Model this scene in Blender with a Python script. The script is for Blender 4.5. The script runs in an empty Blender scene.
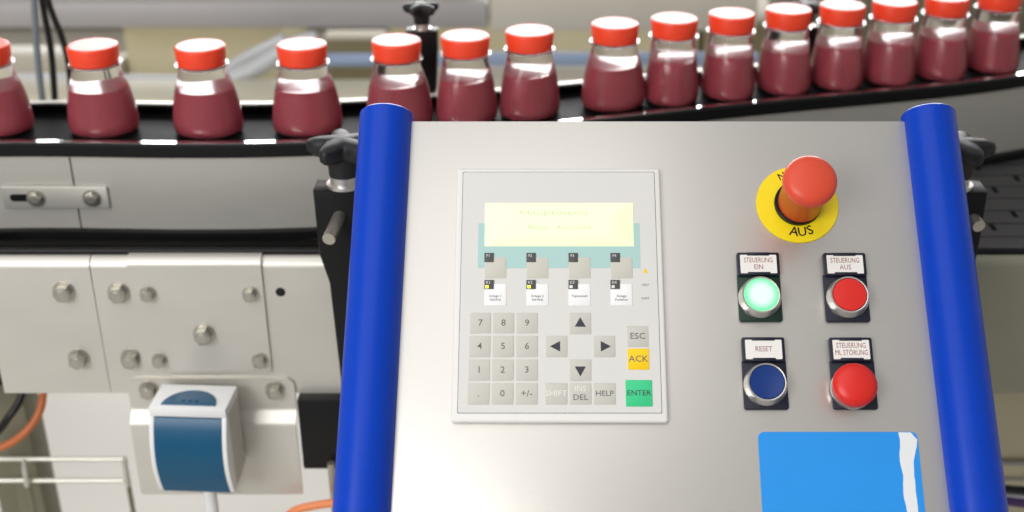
import bpy, bmesh, math, random
import numpy as np
from mathutils import Vector, Matrix
random.seed(7)
PI = math.pi
scn = bpy.context.scene
C = scn.collection

# ------------------------------------------------------------------ camera
PITCH = math.radians(26.0); FPX = 1300.0; CXP, CYP = 544.0, 256.0; HC = 1.375
cp, sp = math.cos(PITCH), math.sin(PITCH)
FW = Vector((0, cp, -sp)); UPV = Vector((0, sp, cp)); RT = Vector((1, 0, 0)); CAM = Vector((0, 0, HC))
cd = bpy.data.cameras.new('camera'); cam = bpy.data.objects.new('camera', cd); C.objects.link(cam)
cam.location = CAM; cam.rotation_euler = (PI/2 - PITCH, 0, 0)
cd.sensor_width = 36; cd.lens = 36*FPX/1024; cd.shift_x = -(CXP-512)/1024
cd.clip_start = 0.05; cd.clip_end = 60
cd.dof.use_dof = True; cd.dof.focus_distance = 0.935; cd.dof.aperture_fstop = 4.6
scn.camera = cam

def ray(px, py): return RT*(px-CXP) + UPV*(CYP-py) + FW*FPX
def atY(px, py, Y):
    d = ray(px, py); return CAM + d*(Y/d.y)
def atZ(px, py, Z):
    d = ray(px, py); return CAM + d*((Z-HC)/d.z)

# ------------------------------------------------------------------ materials
def lin(c):
    r = []
    for v in c:
        v = v/255.0
        r.append(v/12.92 if v <= 0.04045 else ((v+0.055)/1.055)**2.4)
    return tuple(r) + (1.0,)
def mat(name, col, rough=0.5, metal=0.0, var=0.05, scale=40.0, stretch=(1,1,1), bump=0.0, emit=0.0, coat=0.0, trans=0.0, ior=1.45, aniso=0.0, sss=0.0, spec=0.5, rvar=0.06):
    m = bpy.data.materials.new(name); m.use_nodes = True
    nt = m.node_tree; b = nt.nodes['Principled BSDF']; L = nt.links
    c = lin(col)
    tc = nt.nodes.new('ShaderNodeTexCoord'); mp = nt.nodes.new('ShaderNodeMapping'); mp.inputs['Scale'].default_value = stretch
    no = nt.nodes.new('ShaderNodeTexNoise'); no.inputs['Scale'].default_value = scale; no.inputs['Detail'].default_value = 4
    L.new(tc.outputs['Object'], mp.inputs['Vector']); L.new(mp.outputs['Vector'], no.inputs['Vector'])
    rp = nt.nodes.new('ShaderNodeMix'); rp.data_type = 'RGBA'
    rp.inputs['A'].default_value = tuple(max(0, v*(1-var)) for v in c[:3]) + (1,)
    rp.inputs['B'].default_value = tuple(min(1, v*(1+var)) for v in c[:3]) + (1,)
    L.new(no.outputs['Fac'], rp.inputs['Factor']); L.new(rp.outputs['Result'], b.inputs['Base Color'])
    mr = nt.nodes.new('ShaderNodeMapRange'); mr.inputs['To Min'].default_value = max(0, rough-rvar*rough*2); mr.inputs['To Max'].default_value = min(1, rough+rvar*rough*2)
    L.new(no.outputs['Fac'], mr.inputs['Value']); L.new(mr.outputs['Result'], b.inputs['Roughness'])
    b.inputs['Metallic'].default_value = metal; b.inputs['IOR'].default_value = ior
    b.inputs['Specular IOR Level'].default_value = spec
    if bump:
        bp = nt.nodes.new('ShaderNodeBump'); bp.inputs['Strength'].default_value = bump; bp.inputs['Distance'].default_value = 0.001
        L.new(no.outputs['Fac'], bp.inputs['Height']); L.new(bp.outputs['Normal'], b.inputs['Normal'])
    if emit:
        b.inputs['Emission Color'].default_value = c; b.inputs['Emission Strength'].default_value = emit
    if coat: b.inputs['Coat Weight'].default_value = coat; b.inputs['Coat Roughness'].default_value = 0.08
    if trans: b.inputs['Transmission Weight'].default_value = trans
    if aniso: b.inputs['Anisotropic'].default_value = aniso
    if sss: b.inputs['Subsurface Weight'].default_value = sss; b.inputs['Subsurface Radius'].default_value = (0.02, 0.006, 0.005); b.inputs['Subsurface Scale'].default_value = 0.3
    return m

STEELP = mat('brushed_panel_steel', (212, 208, 202), 0.37, 0.68, 0.05, 60, (1, 26, 1), 0.02, rvar=0.12)
STEEL = mat('conveyor_steel', (196, 193, 186), 0.45, 0.45, 0.06, 30, (1, 1, 14), 0.03)
STEELW = mat('frame_steel', (214, 210, 202), 0.45, 0.6, 0.05, 12, (1, 1, 3), 0.02)
PLATED = mat('frame_steel_shaded', (158, 156, 138), 0.5, 0.2, 0.05, 12, (1, 1, 3), 0.02)  # right end of the frame plating, its shade put into a darker colour
BOLT = mat('bolt_steel', (186, 182, 172), 0.34, 0.85, 0.05, 90)
CHROME = mat('chrome', (220, 218, 214), 0.16, 1.0, 0.03, 60)
ALU = mat('satin_aluminium', (214, 212, 208), 0.3, 0.85, 0.03, 120)
STRIP = mat('polished_strip', (225, 225, 225), 0.12, 1.0, 0.03, 20)
BLK = mat('black_plastic', (17, 17, 18), 0.42, 0, 0.15, 80, spec=0.3)
BLKG = mat('glossy_black_plastic', (10, 9, 10), 0.5, 0, 0.2, 40, spec=0.05)
KNOB = mat('knob_plastic', (26, 27, 30), 0.5, 0, 0.1, 120)
TABLE = mat('dark_slat_table', (62, 62, 64), 0.4, 0.0, 0.25, 30, (1, 4, 1), 0.05)
TUBEB = mat('blue_tube', (0, 62, 184), 0.33, 0, 0.06, 220, (0.1, 1, 0.1), 0.05, spec=0.28)
CAPR = mat('red_cap', (250, 72, 40), 0.36, 0, 0.03, 40, sss=0.05, spec=0.7)
RINGW = mat('neck_ring', (235, 230, 226), 0.2, 0, 0.03, 40)
JUICE = mat('juice', (172, 60, 76), 0.3, 0, 0.14, 60, coat=0.25, sss=0.1)
GLASS = mat('clear_plastic', (254, 251, 251), 0.13, 0, 0.0, 10, trans=0.982, ior=1.3)
FRAMEW = mat('terminal_frame', (232, 230, 226), 0.45, 0, 0.02, 100)
MEMB = mat('membrane', (221, 219, 215), 0.42, 0, 0.02, 100)
CYAN = mat('cyan_print', (176, 210, 206), 0.42, 0, 0.02, 100)
KEYG = mat('key_grey', (202, 199, 191), 0.45, 0, 0.03, 200)
KEYW = mat('key_white', (246, 246, 246), 0.4, 0, 0.02, 200)
KEYB = mat('key_beige', (206, 203, 192), 0.45, 0, 0.03, 200)
KEYD = mat('key_dark', (82, 82, 82), 0.5, 0, 0.1, 600)
YEL = mat('key_yellow', (255, 208, 6), 0.4, 0, 0.03, 200)
GRN = mat('key_green', (58, 204, 138), 0.4, 0, 0.03, 200)
INK = mat('ink_grey', (105, 103, 102), 0.6, 0, 0.05, 200)
INKD = mat('ink_dark', (60, 60, 68), 0.6, 0, 0.05, 200)
INKL = mat('ink_light', (232, 230, 226), 0.6, 0, 0.02, 200)
INKR = mat('ink_redbrown', (150, 92, 84), 0.6, 0, 0.3, 500)
INKB = mat('ink_black', (14, 14, 14), 0.5, 0, 0.1, 200)
DISCY = mat('disc_yellow', (250, 224, 20), 0.45, 0, 0.03, 100)
MUSH = mat('mushroom_red', (222, 78, 52), 0.4, 0, 0.04, 90, sss=0.05)
NECKR = mat('neck_orange_red', (196, 72, 36), 0.35, 0, 0.06, 90)
REDC = mat('button_red', (222, 40, 32), 0.38, 0, 0.04, 100)
BLUEC = mat('button_blue', (10, 52, 124), 0.35, 0, 0.06, 100)
NAVY = mat('holder_navy_black', (22, 24, 42), 0.4, 0, 0.1, 200)
GRNB = mat('holder_green_glow', (12, 44, 34), 0.35, 0, 0.1, 200)  # dark holder with the lit lens's green glow put into its colour
LABELW = mat('label_white', (240, 236, 232), 0.5, 0, 0.02, 200)
STICK = mat('sticker_blue', (40, 150, 236), 0.3, 0, 0.05, 14, coat=0.0)
STICKW = mat('sticker_white', (236, 238, 238), 0.45, 0, 0.03, 60)
LCDM = mat('lcd_backlit', (222, 234, 190), 0.25, 0, 0.04, 30, emit=0.40, coat=1.0)
LCDINK = mat('lcd_characters', (200, 206, 168), 0.4, 0, 0.05, 90, emit=0.28)
LEDY = mat('led_yellow', (255, 255, 60), 0.4, 0, 0.02, 90, emit=1.2)
LEDW = mat('led_off', (235, 235, 230), 0.4, 0, 0.02, 90)
BOXW = mat('sensor_white', (236, 236, 236), 0.4, 0, 0.02, 60)
BOXG = mat('sensor_grey', (196, 193, 184), 0.5, 0, 0.04, 60)
TEAL = mat('sensor_teal', (0, 80, 116), 0.35, 0, 0.06, 60)
FLOORM = mat('floor_resin', (206, 203, 198), 0.5, 0, 0.08, 5, rvar=0.2)
WALLM = mat('wall_paint', (205, 202, 190), 0.7, 0, 0.05, 3)
OLIVE = mat('leg_olive_grey', (122, 118, 98), 0.45, 0.1, 0.08, 20)
WIRE = mat('wire_zinc', (214, 210, 200), 0.4, 0.5, 0.05, 50)
ORANGE = mat('orange_hose', (200, 112, 62), 0.4, 0, 0.08, 60)
PEACH = mat('peach_hose', (238, 140, 84), 0.4, 0, 0.05, 60)
CABB = mat('black_cable', (16, 16, 16), 0.4, 0, 0.1, 60)
CABG = mat('grey_cable', (120, 128, 134), 0.45, 0, 0.1, 60)
CABP = mat('purple_cable', (84, 56, 112), 0.45, 0, 0.1, 60)
BGGREY = mat('beam_grey', (176, 172, 172), 0.5, 0.1, 0.06, 8)
BGBEIGE = mat('beam_beige', (208, 202, 190), 0.55, 0, 0.06, 8)
BGCREAM = mat('cabinet_cream', (222, 214, 184), 0.6, 0, 0.06, 8)
BGOLIVE = mat('cabinet_olive', (154, 145, 116), 0.6, 0, 0.08, 8)
BGDARK = mat('dark_brown_metal', (96, 86, 72), 0.6, 0, 0.1, 8)
BGBLUE = mat('pale_blue_rail', (150, 168, 200), 0.45, 0, 0.05, 8)
BGPIPE = mat('pale_pipe', (206, 208, 212), 0.35, 0.2, 0.05, 8)
BGLIGHT = mat('deck_cream', (206, 200, 180), 0.5, 0, 0.05, 8)
BGSHADE = mat('machine_grey_green', (112, 110, 92), 0.6, 0, 0.08, 8)

# lamp lens: brightest where the lamp sits behind the lens
def lamp_mat():
    m = bpy.data.materials.new('green_lamp_lens'); m.use_nodes = True; nt = m.node_tree; b = nt.nodes['Principled BSDF']
    tc = nt.nodes.new('ShaderNodeTexCoord'); ln = nt.nodes.new('ShaderNodeVectorMath'); ln.operation = 'LENGTH'
    nt.links.new(tc.outputs['Object'], ln.inputs[0])
    cr = nt.nodes.new('ShaderNodeValToRGB'); cr.color_ramp.elements[0].position = 0.0; cr.color_ramp.elements[0].color = (0.80, 1, 0.82, 1)
    cr.color_ramp.elements[1].position = 1.0; cr.color_ramp.elements[1].color = (0.05, 0.70, 0.26, 1)
    mr = nt.nodes.new('ShaderNodeMapRange'); mr.inputs['From Min'].default_value = 0.0140; mr.inputs['From Max'].default_value = 0.0172
    nt.links.new(ln.outputs['Value'], mr.inputs['Value']); nt.links.new(mr.outputs['Result'], cr.inputs['Fac'])
    nt.links.new(cr.outputs['Color'], b.inputs['Emission Color']); b.inputs['Emission Strength'].default_value = 1.05
    b.inputs['Base Color'].default_value = (0.04, 0.35, 0.14, 1); b.inputs['Roughness'].default_value = 0.3
    return m
LAMPG = lamp_mat()

# ------------------------------------------------------------------ mesh helpers
def setmi(geom_faces, mi):
    for f in geom_faces: f.material_index = mi
def add_box(bm, x0, x1, y0, y1, z0, z1, mi=0, bev=0.0, seg=2):
    t = bmesh.new()
    vs = [t.verts.new((x, y, z)) for x in (x0, x1) for y in (y0, y1) for z in (z0, z1)]
    for q in ((0,1,3,2), (4,6,7,5), (0,4,5,1), (2,3,7,6), (0,2,6,4), (1,5,7,3)): t.faces.new([vs[i] for i in q])
    bmesh.ops.recalc_face_normals(t, faces=t.faces)
    if bev > 0: bmesh.ops.bevel(t, geom=list(t.edges), offset=bev, segments=seg, affect='EDGES', profile=0.5)
    merge(bm, t, mi)
def merge(bm, t, mi=None, M=None):
    if mi is not None:
        for f in t.faces: f.material_index = mi
    if M is not None: bmesh.ops.transform(t, matrix=M, verts=t.verts)
    me = bpy.data.meshes.new('tmp'); t.to_mesh(me); t.free(); bm.from_mesh(me); bpy.data.meshes.remove(me)
def add_lathe(bm, prof, n=48, mi=0, M=None, sx=1.0, sy=1.0, rad=None):
    t = bmesh.new(); rings = []
    for (r, z) in prof:
        if r < 1e-7: rings.append([t.verts.new((0, 0, z))])
        else:
            ring = []
            for k in range(n):
                a = 2*PI*k/n; rr = r*(rad(a) if rad else 1)
                ring.append(t.verts.new((rr*math.cos(a)*sx, rr*math.sin(a)*sy, z)))
            rings.append(ring)
    for a, b in zip(rings, rings[1:]):
        for k in range(n):
            k2 = (k+1) % n
            if len(a) == 1 and len(b) == 1: continue
            if len(a) == 1: t.faces.new((a[0], b[k], b[k2]))
            elif len(b) == 1: t.faces.new((a[k], a[k2], b[0]))
            else: t.faces.new((a[k], a[k2], b[k2], b[k]))
    bmesh.ops.recalc_face_normals(t, faces=t.faces)
    merge(bm, t, mi, M)
def add_prism(bm, pts, z0, z1, mi=0, bev=0.0, M=None, seg=2):
    t = bmesh.new()
    f = t.faces.new([t.verts.new((x, y, z0)) for x, y in pts])
    r = bmesh.ops.extrude_face_region(t, geom=[f])
    bmesh.ops.translate(t, vec=(0, 0, z1-z0), verts=[v for v in r['geom'] if isinstance(v, bmesh.types.BMVert)])
    bmesh.ops.recalc_face_normals(t, faces=t.faces)
    if bev > 0:
        es = [e for e in t.edges if abs(e.verts[0].co.z - e.verts[1].co.z) < 1e-9]
        bmesh.ops.bevel(t, geom=es, offset=bev, segments=seg, affect='EDGES', profile=0.5)
    merge(bm, t, mi, M)
def rrect(x0, x1, y0, y1, r, n=6):
    p = []
    for cx, cy, a0 in ((x1-r, y1-r, 0), (x0+r, y1-r, PI/2), (x0+r, y0+r, PI), (x1-r, y0+r, 3*PI/2)):
        for k in range(n+1):
            a = a0 + PI/2*k/n; p.append((cx+r*math.cos(a), cy+r*math.sin(a)))
    return p
def spline(P, n=10):
    P = [Vector(p) for p in P]; out = []
    for i in range(len(P)-1):
        a = P[max(i-1, 0)]; b = P[i]; c = P[i+1]; d = P[min(i+2, len(P)-1)]
        for k in range(n):
            t = k/n
            out.append(0.5*((2*b)+(c-a)*t+(2*a-5*b+4*c-d)*t*t+(3*b-a-3*c+d)*t**3))
    out.append(P[-1]); return out
def add_tube(bm, P, r, n=14, mi=0):
    t = bmesh.new(); P = [Vector(p) for p in P]; rings = []; up = Vector((0.12, 0.31, 0.94))
    for i, p in enumerate(P):
        d = (P[min(i+1, len(P)-1)] - P[max(i-1, 0)]).normalized()
        s = d.cross(up)
        if s.length < 1e-4: s = d.cross(Vector((1, 0, 0)))
        s.normalize(); u = s.cross(d).normalized()
        rings.append([t.verts.new(p + s*(r*math.cos(2*PI*k/n)) + u*(r*math.sin(2*PI*k/n))) for k in range(n)])
    for a, b in zip(rings, rings[1:]):
        for k in range(n): t.faces.new((a[k], a[(k+1) % n], b[(k+1) % n], b[k]))
    t.faces.new(list(reversed(rings[0]))); t.faces.new(rings[-1])
    bmesh.ops.recalc_face_normals(t, faces=t.faces)
    merge(bm, t, mi)
def add_text(bm, s, x, y, z, h, mi=0, rot=0.0, sx=1.0, depth=0.00008, align='CENTER', bold=0.0, lh=1.0):
    """lettering, centred at x, y in the local xy plane, cap height h"""
    cu = bpy.data.curves.new('t', 'FONT'); cu.body = s; cu.align_x = align; cu.align_y = 'CENTER'
    cu.size = h/0.69; cu.extrude = depth; cu.resolution_u = 2; cu.offset = bold; cu.space_line = lh
    o = bpy.data.objects.new('t', cu); C.objects.link(o)
    dg = bpy.context.evaluated_depsgraph_get(); dg.update()
    me = bpy.data.meshes.new_from_object(o.evaluated_get(dg))
    t = bmesh.new(); t.from_mesh(me)
    bpy.data.objects.remove(o); bpy.data.curves.remove(cu); bpy.data.meshes.remove(me)
    merge(bm, t, mi, Matrix.Translation((x, y, z)) @ Matrix.Rotation(rot, 4, 'Z') @ Matrix.Diagonal((sx, 1, 1, 1)))
def obj(name, bm, mats, parent=None, loc=None, rot=None, label=None, smooth=35):
    me = bpy.data.meshes.new(name); bm.to_mesh(me); bm.free()
    if not isinstance(mats, (list, tuple)): mats = [mats]
    for m in mats: me.materials.append(m)
    for p in me.polygons: p.use_smooth = True
    me.set_sharp_from_angle(angle=math.radians(smooth))
    o = bpy.data.objects.new(name, me); C.objects.link(o)
    if parent: o.parent = parent
    if loc is not None: o.location = loc
    if rot is not None: o.rotation_euler = rot
    if label: o['label'] = label
    return o
def thing(name, label, cat, loc=(0, 0, 0), rot=(0, 0, 0), group=None):
    o = bpy.data.objects.new(name, None); C.objects.link(o); o.location = loc; o.rotation_euler = rot
    return tag(o, label, cat, group)
def tag(o, label, cat, group=None):
    o['label'] = label; o['category'] = cat
    if group: o['group'] = group
    return o
def struct(o): o['kind'] = 'structure'; return o
B = bmesh.new

# ------------------------------------------------------------------ setting
b = B(); add_box(b, -5, 5, -3, 7, -0.1, 0); struct(obj('floor', b, FLOORM))
b = B(); add_box(b, -5, 5, 7, 7.1, 0, 3.4); struct(obj('wall_back', b, WALLM))
b = B(); add_box(b, -5.1, -5, -3, 7, 0, 3.4); struct(obj('wall_left', b, WALLM))
b = B(); add_box(b, 5, 5.1, -3, 7, 0, 3.4); struct(obj('wall_right', b, WALLM))

# ------------------------------------------------------------------ control panel
dpt = 0.93; P0 = CAM + RT*0 + UPV*(-(300-CYP)/FPX*dpt) + FW*dpt
TILT = math.radians(90-46.5)
Tv = Vector((0, math.cos(TILT), math.sin(TILT))); Nv = Vector((0, -math.sin(TILT), math.cos(TILT)))
def pp(px, py, h=0.0):
    d = ray(px, py); t = ((P0 + Nv*h) - CAM).dot(Nv)/d.dot(Nv); q = CAM + d*t - P0
    return q.x, q.dot(Tv)
def prect(x0, y0, x1, y1, h=0.0):
    """pixel rectangle (top-left, bottom-right) to local x0,x1,y0,y1 on the panel plane"""
    a = pp(x0, (y0+y1)/2, h)[0]; c = pp(x1, (y0+y1)/2, h)[0]
    t = pp((x0+x1)/2, y0, h)[1]; u = pp((x0+x1)/2, y1, h)[1]
    return a, c, u, t
panel = thing('control_panel', 'sloping stainless steel control panel with keypad, push buttons and blue tubular grips', 'control panel', P0, (TILT, 0, 0))
vtop = pp(600, 121)[1]; vbot = -0.30
b = B(); add_box(b, -0.113, 0.284, vbot, vtop, -0.0025, 0.0, 0, 0.0008, 2)
obj('front_plate', b, STEELP, panel)
b = B(); add_box(b, -0.108, 0.279, vbot+0.004, vtop-0.001, -0.062, -0.0025, 0, 0.002, 2); obj('housing', b, STEELW, panel)
# pedestal under the housing (world vertical, expressed in panel space)
Rinv = Matrix.Rotation(-TILT, 4, 'X')
b = B(); zb = -P0.z; add_box(b, 0.02, 0.16, -0.20, -0.10, zb+0.012, -0.185, 0, 0.004); add_box(b, -0.08, 0.26, -0.32, 0.10, zb, zb+0.012, 0, 0.003)
bmesh.ops.transform(b, matrix=Rinv, verts=b.verts); obj('pedestal', b, STEELW, panel)
for sx, xa in ((-1, -0.1212), (1, 0.2924)):
    prof = [(0.0, vbot-0.02), (0.0165, vbot-0.02), (0.0196, vbot-0.0175)]
    y = vbot-0.01; yt = pp(384, 104)[1]-0.0068
    prof += [(0.0202, y), (0.0202, yt-0.0012), (0.0190, yt), (0.0152, yt), (0.0148, yt-0.004), (0.0, yt-0.004)]
    b = B(); add_lathe(b, prof, 64, 0, Matrix.Rotation(-PI/2, 4, 'X'))
    # after the turn the lathe axis runs along local y
    obj('grip_tube', b, TUBEB, panel, loc=(xa, 0, -0.004), rot=(0, 0, 0.008 if sx > 0 else -0.013))

# --- operator terminal
H1 = 0.0045
term_corner = (pp(458, 168, H1), pp(662, 168, H1), pp(666.5, 422.5, H1), pp(450, 422, H1))
tx0 = (term_corner[0][0]+term_corner[3][0])/2; tx1 = (term_corner[1][0]+term_corner[2][0])/2
ty1 = (term_corner[0][1]+term_corner[1][1])/2; ty0 = (term_corner[2][1]+term_corner[3][1])/2
print('terminal', tx0, tx1, ty0, ty1)
b = B(); add_prism(b, rrect(tx0, tx1, ty0, ty1, 0.002), 0, H1, 0, 0.0018, seg=3)
term = obj('keypad_terminal', b, FRAMEW, panel, label='white keypad terminal with backlit display')
ix0, ix1, iy0, iy1 = tx0+0.0046, tx1-0.0046, ty0+0.0066, ty1-0.0036
HM = H1+0.0003
b = B(); add_prism(b, rrect(ix0-0.0004, ix1+0.0004, iy0-0.0004, iy1+0.0004, 0.001), H1-0.0005, H1+0.0001, 2)
add_prism(b, rrect(ix0, ix1, iy0, iy1, 0.0012), H1-0.0005, HM, 0)
x0, x1, y0, y1 = prect(478, 223.4, 640, 268.2, HM)
add_box(b, x0, x1, y0, y1, HM-0.0002, HM+0.00012, 1)
tx, ty = pp(645.4, 271, HM); add_prism(b, [(tx-0.0019, ty-0.0014), (tx+0.0019, ty-0.0014), (tx, ty+0.0022)], HM, HM+0.0001, 3)
for s, py in (('HELP', 285), ('SHIFT', 298.5)):
    tx, ty = pp(645.5, py, HM); add_text(b, s, tx, ty, HM, 0.0016, 2)
obj('membrane', b, [MEMB, CYAN, INK, YEL], term)
# display window, gently bowed outward
x0, x1, y0, y1 = prect(485, 203.2, 633.4, 246.5, HM)
bulge = lambda u, v: 0.0020*max(0, 1-u**6)*max(0, 1-v**2)**0.8
b = B(); nx, ny = 40, 14; g = []
for j in range(ny+1):
    row = []
    for i in range(nx+1):
        u = 2*i/nx-1; v = 2*j/ny-1
        row.append(b.verts.new((x0+(x1-x0)*i/nx, y0+(y1-y0)*j/ny, HM+0.0004+bulge(u, v))))
    g.append(row)
for j in range(ny):
    for i in range(nx): b.faces.new((g[j][i], g[j][i+1], g[j+1][i+1], g[j+1][i]))
ed = [e for e in b.edges if e.is_boundary]
r = bmesh.ops.extrude_edge_only(b, edges=ed); bmesh.ops.translate(b, vec=(0, 0, -0.0008), verts=[v for v in r['geom'] if isinstance(v, bmesh.types.BMVert)])
cxm, cym = (x0+x1)/2, (y0+y1)/2
tt = B(); add_text(tt, 'Hauptmenü', cxm-0.004, cym+0.0085, 0, 0.0038, 1, sx=1.9); add_text(tt, 'Anlage   Automatik', cxm, cym-0.003, 0, 0.0032, 1, sx=1.3)
bmesh.ops.subdivide_edges(tt, edges=tt.edges, cuts=1)
for v_ in tt.verts: v_.co.z += HM+0.00052+bulge(2*(v_.co.x-x0)/(x1-x0)-1, 2*(v_.co.y-y0)/(y1-y0)-1)
merge(b, tt)
obj('display', b, [LCDM, LCDINK], term, label='yellow-green backlit display')
def key(px0, py0, px1, py1, m, items=(), name='key', label=None, tri=None, gapm=0.0004):
    x0, x1, y0, y1 = prect(px0, py0, px1, py1, HM+0.0005)
    b = B(); add_prism(b, rrect(x0+gapm/2, x1-gapm/2, y0+gapm/2, y1-gapm/2, 0.0006, 3), HM-0.0001, HM+0.0004, 0, 0.00015)
    cx, cy = (x0+x1)/2, (y0+y1)/2; zt = HM+0.0004
    for (s, dx, dy, h, mi) in items: add_text(b, s, cx+dx, cy+dy, zt, h, mi, sx=1.05, bold=0.00002)
    if tri is not None:
        a = tri; pts = [(cx+0.0046*math.cos(a+k), cy+0.0046*math.sin(a+k)) for k in (0, 2.15, -2.15)]
        add_prism(b, pts, zt-0.0001, zt+0.00012, 2)
    return obj(name, b, [m, INK, INKD, INKL], term, label=label)
cols = [(469.7, 491, 467.2, 489.6), (492.6, 514.3, 491.2, 513.5), (516.2, 538, 515.2, 538)]
rows = [(312.4, 333.4), (335.4, 357.2), (359, 380.8), (382.6, 404.6)]
num = [['7', '8', '9'], ['4', '5', '6'], ['1', '2', '3'], ['.', '0', '+/-']]
for r_, (ya, yb) in enumerate(rows):
    for c_, (a0, a1, c0, c1) in enumerate(cols):
        f = r_/3; key(a0*(1-f)+c0*f, ya, a1*(1-f)+c1*f, yb, KEYG, [(num[r_][c_], 0, 0, 0.0046, 1)])
key(569.3, 312.4, 591.2, 334.2, KEYG, tri=PI/2); key(545.6, 335.4, 567.5, 357.2, KEYG, tri=PI)
key(593.4, 335.4, 615.3, 357.2, KEYG, tri=0); key(569.3, 359, 591.4, 381, KEYG, tri=-PI/2)
key(545, 382.6, 567.5, 404.6, KEYG, [('SHIFT', 0, 0, 0.0040, 3)])
key(569.3, 382.6, 591.6, 404.6, KEYG, [('INS', 0, 0.0034, 0.0036, 3), ('DEL', 0, -0.0028, 0.0040, 1)])
key(593.4, 382.6, 615.8, 404.6, KEYG, [('HELP', 0, 0, 0.0038, 1)])
key(626.8, 325.6, 648.6, 346.8, KEYG, [('ESC', 0, 0, 0.0044, 1)])
key(627.4, 348.2, 649.4, 369.8, YEL, [('ACK', 0, 0, 0.0044, 1)], label='yellow ACK key')
key(625.4, 379.6, 652.7, 406.7, GRN, [('ENTER', 0, 0, 0.0037, 2)], label='green ENTER key')
fx = [484.4, 526.4, 568.5, 610.5]; names4 = ['K1', 'K2', 'K3', 'K4']
txt2 = [('Anlage 1', 'Störfrei'), ('Anlage 2', 'Störfrei'), ('Typenwahl', ''), ('Anlage', 'Funktion')]
for i in range(4):
    key(fx[i], 257, fx[i]+22, 278.2, KEYB, name='soft_key')
    key(fx[i]-0.1, 283.6, fx[i]+22, 305.8, KEYW, [(txt2[i][0], 0, -0.001, 0.0017, 1), (txt2[i][1], 0, -0.0037, 0.0017, 1)], name='function_key', label='white labelled function key')
    for k, (py, t_) in enumerate(((253, 'F%d' % (i+1)), (280, 'K%d' % (i+1)))):
        x0, x1, y0, y1 = prect(fx[i], py, fx[i]+9.3, py+9, HM+0.0006)
        b = B(); add_box(b, x0, x1, y0, y1, HM-0.0001, HM+0.0009, 0, 0.0001)
        add_text(b, t_, (x0+x1)/2 - 0.0006, (y0+y1)/2+(0.0014 if k else 0.0012), HM+0.0009, 0.0020, 1)
        if k: add_box(b, x0+0.0007, x0+0.0030, y0+0.0005, y0+0.0027, HM+0.0008, HM+0.0012, 2, 0.0002)
        obj('key_tag', b, [KEYD, INKL, LEDY if i < 2 else LEDW], term, label='small dark grey key number tag')

# --- emergency stop
ex, ey = pp(797.4, 204.2, 0.001)
b = B(); add_lathe(b, [(0.0, 0), (0.0299, 0), (0.0303, 0.0006), (0.0299, 0.0013), (0.0, 0.0013)], 96)
rz = math.radians(5)
for k, ch in enumerate('AUS'):
    a = -PI/2 + rz + (k-1)*0.27
    rr = 0.0222; add_text(b, ch, rr*math.cos(a), rr*math.sin(a), 0.0013, 0.0068, 1, rot=a+PI/2, bold=0.00012)
for k, ch in enumerate('NOT'):
    a = PI/2 + rz - (k-1)*0.30 + 0.04
    rr = 0.0243; add_text(b, ch, rr*math.cos(a), rr*math.sin(a), 0.0013, 0.0054, 1, rot=a-PI/2, bold=0.00008)
estop = obj('emergency_stop', b, [DISCY, INKB], panel, loc=(ex, ey, 0.0), label='red mushroom emergency stop on yellow AUS disc')
b = B(); add_lathe(b, [(0, 0.001), (0.0172, 0.001), (0.0172, 0.0042), (0.0162, 0.005), (0, 0.005)], 64); obj('collar', b, BLK, estop)
b = B(); add_lathe(b, [(0, 0.004), (0.0160, 0.004), (0.0162, 0.012), (0.0158, 0.033), (0.0163, 0.0345), (0.0165, 0.0385), (0.0, 0.0385)], 64); obj('neck', b, NECKR, estop, loc=(0.0012, 0, 0), label='orange-red button neck')
b = B(); add_lathe(b, [(0, 0.037), (0.0166, 0.0372), (0.0184, 0.0383), (0.0191, 0.0400), (0.0191, 0.0430), (0.0186, 0.0456), (0.0170, 0.0478), (0.0140, 0.0494), (0.0095, 0.0506), (0.005, 0.0511), (0, 0.0512)], 64); obj('mushroom_head', b, MUSH, estop, loc=(0.0012, 0, 0), label='red mushroom head')

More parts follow.
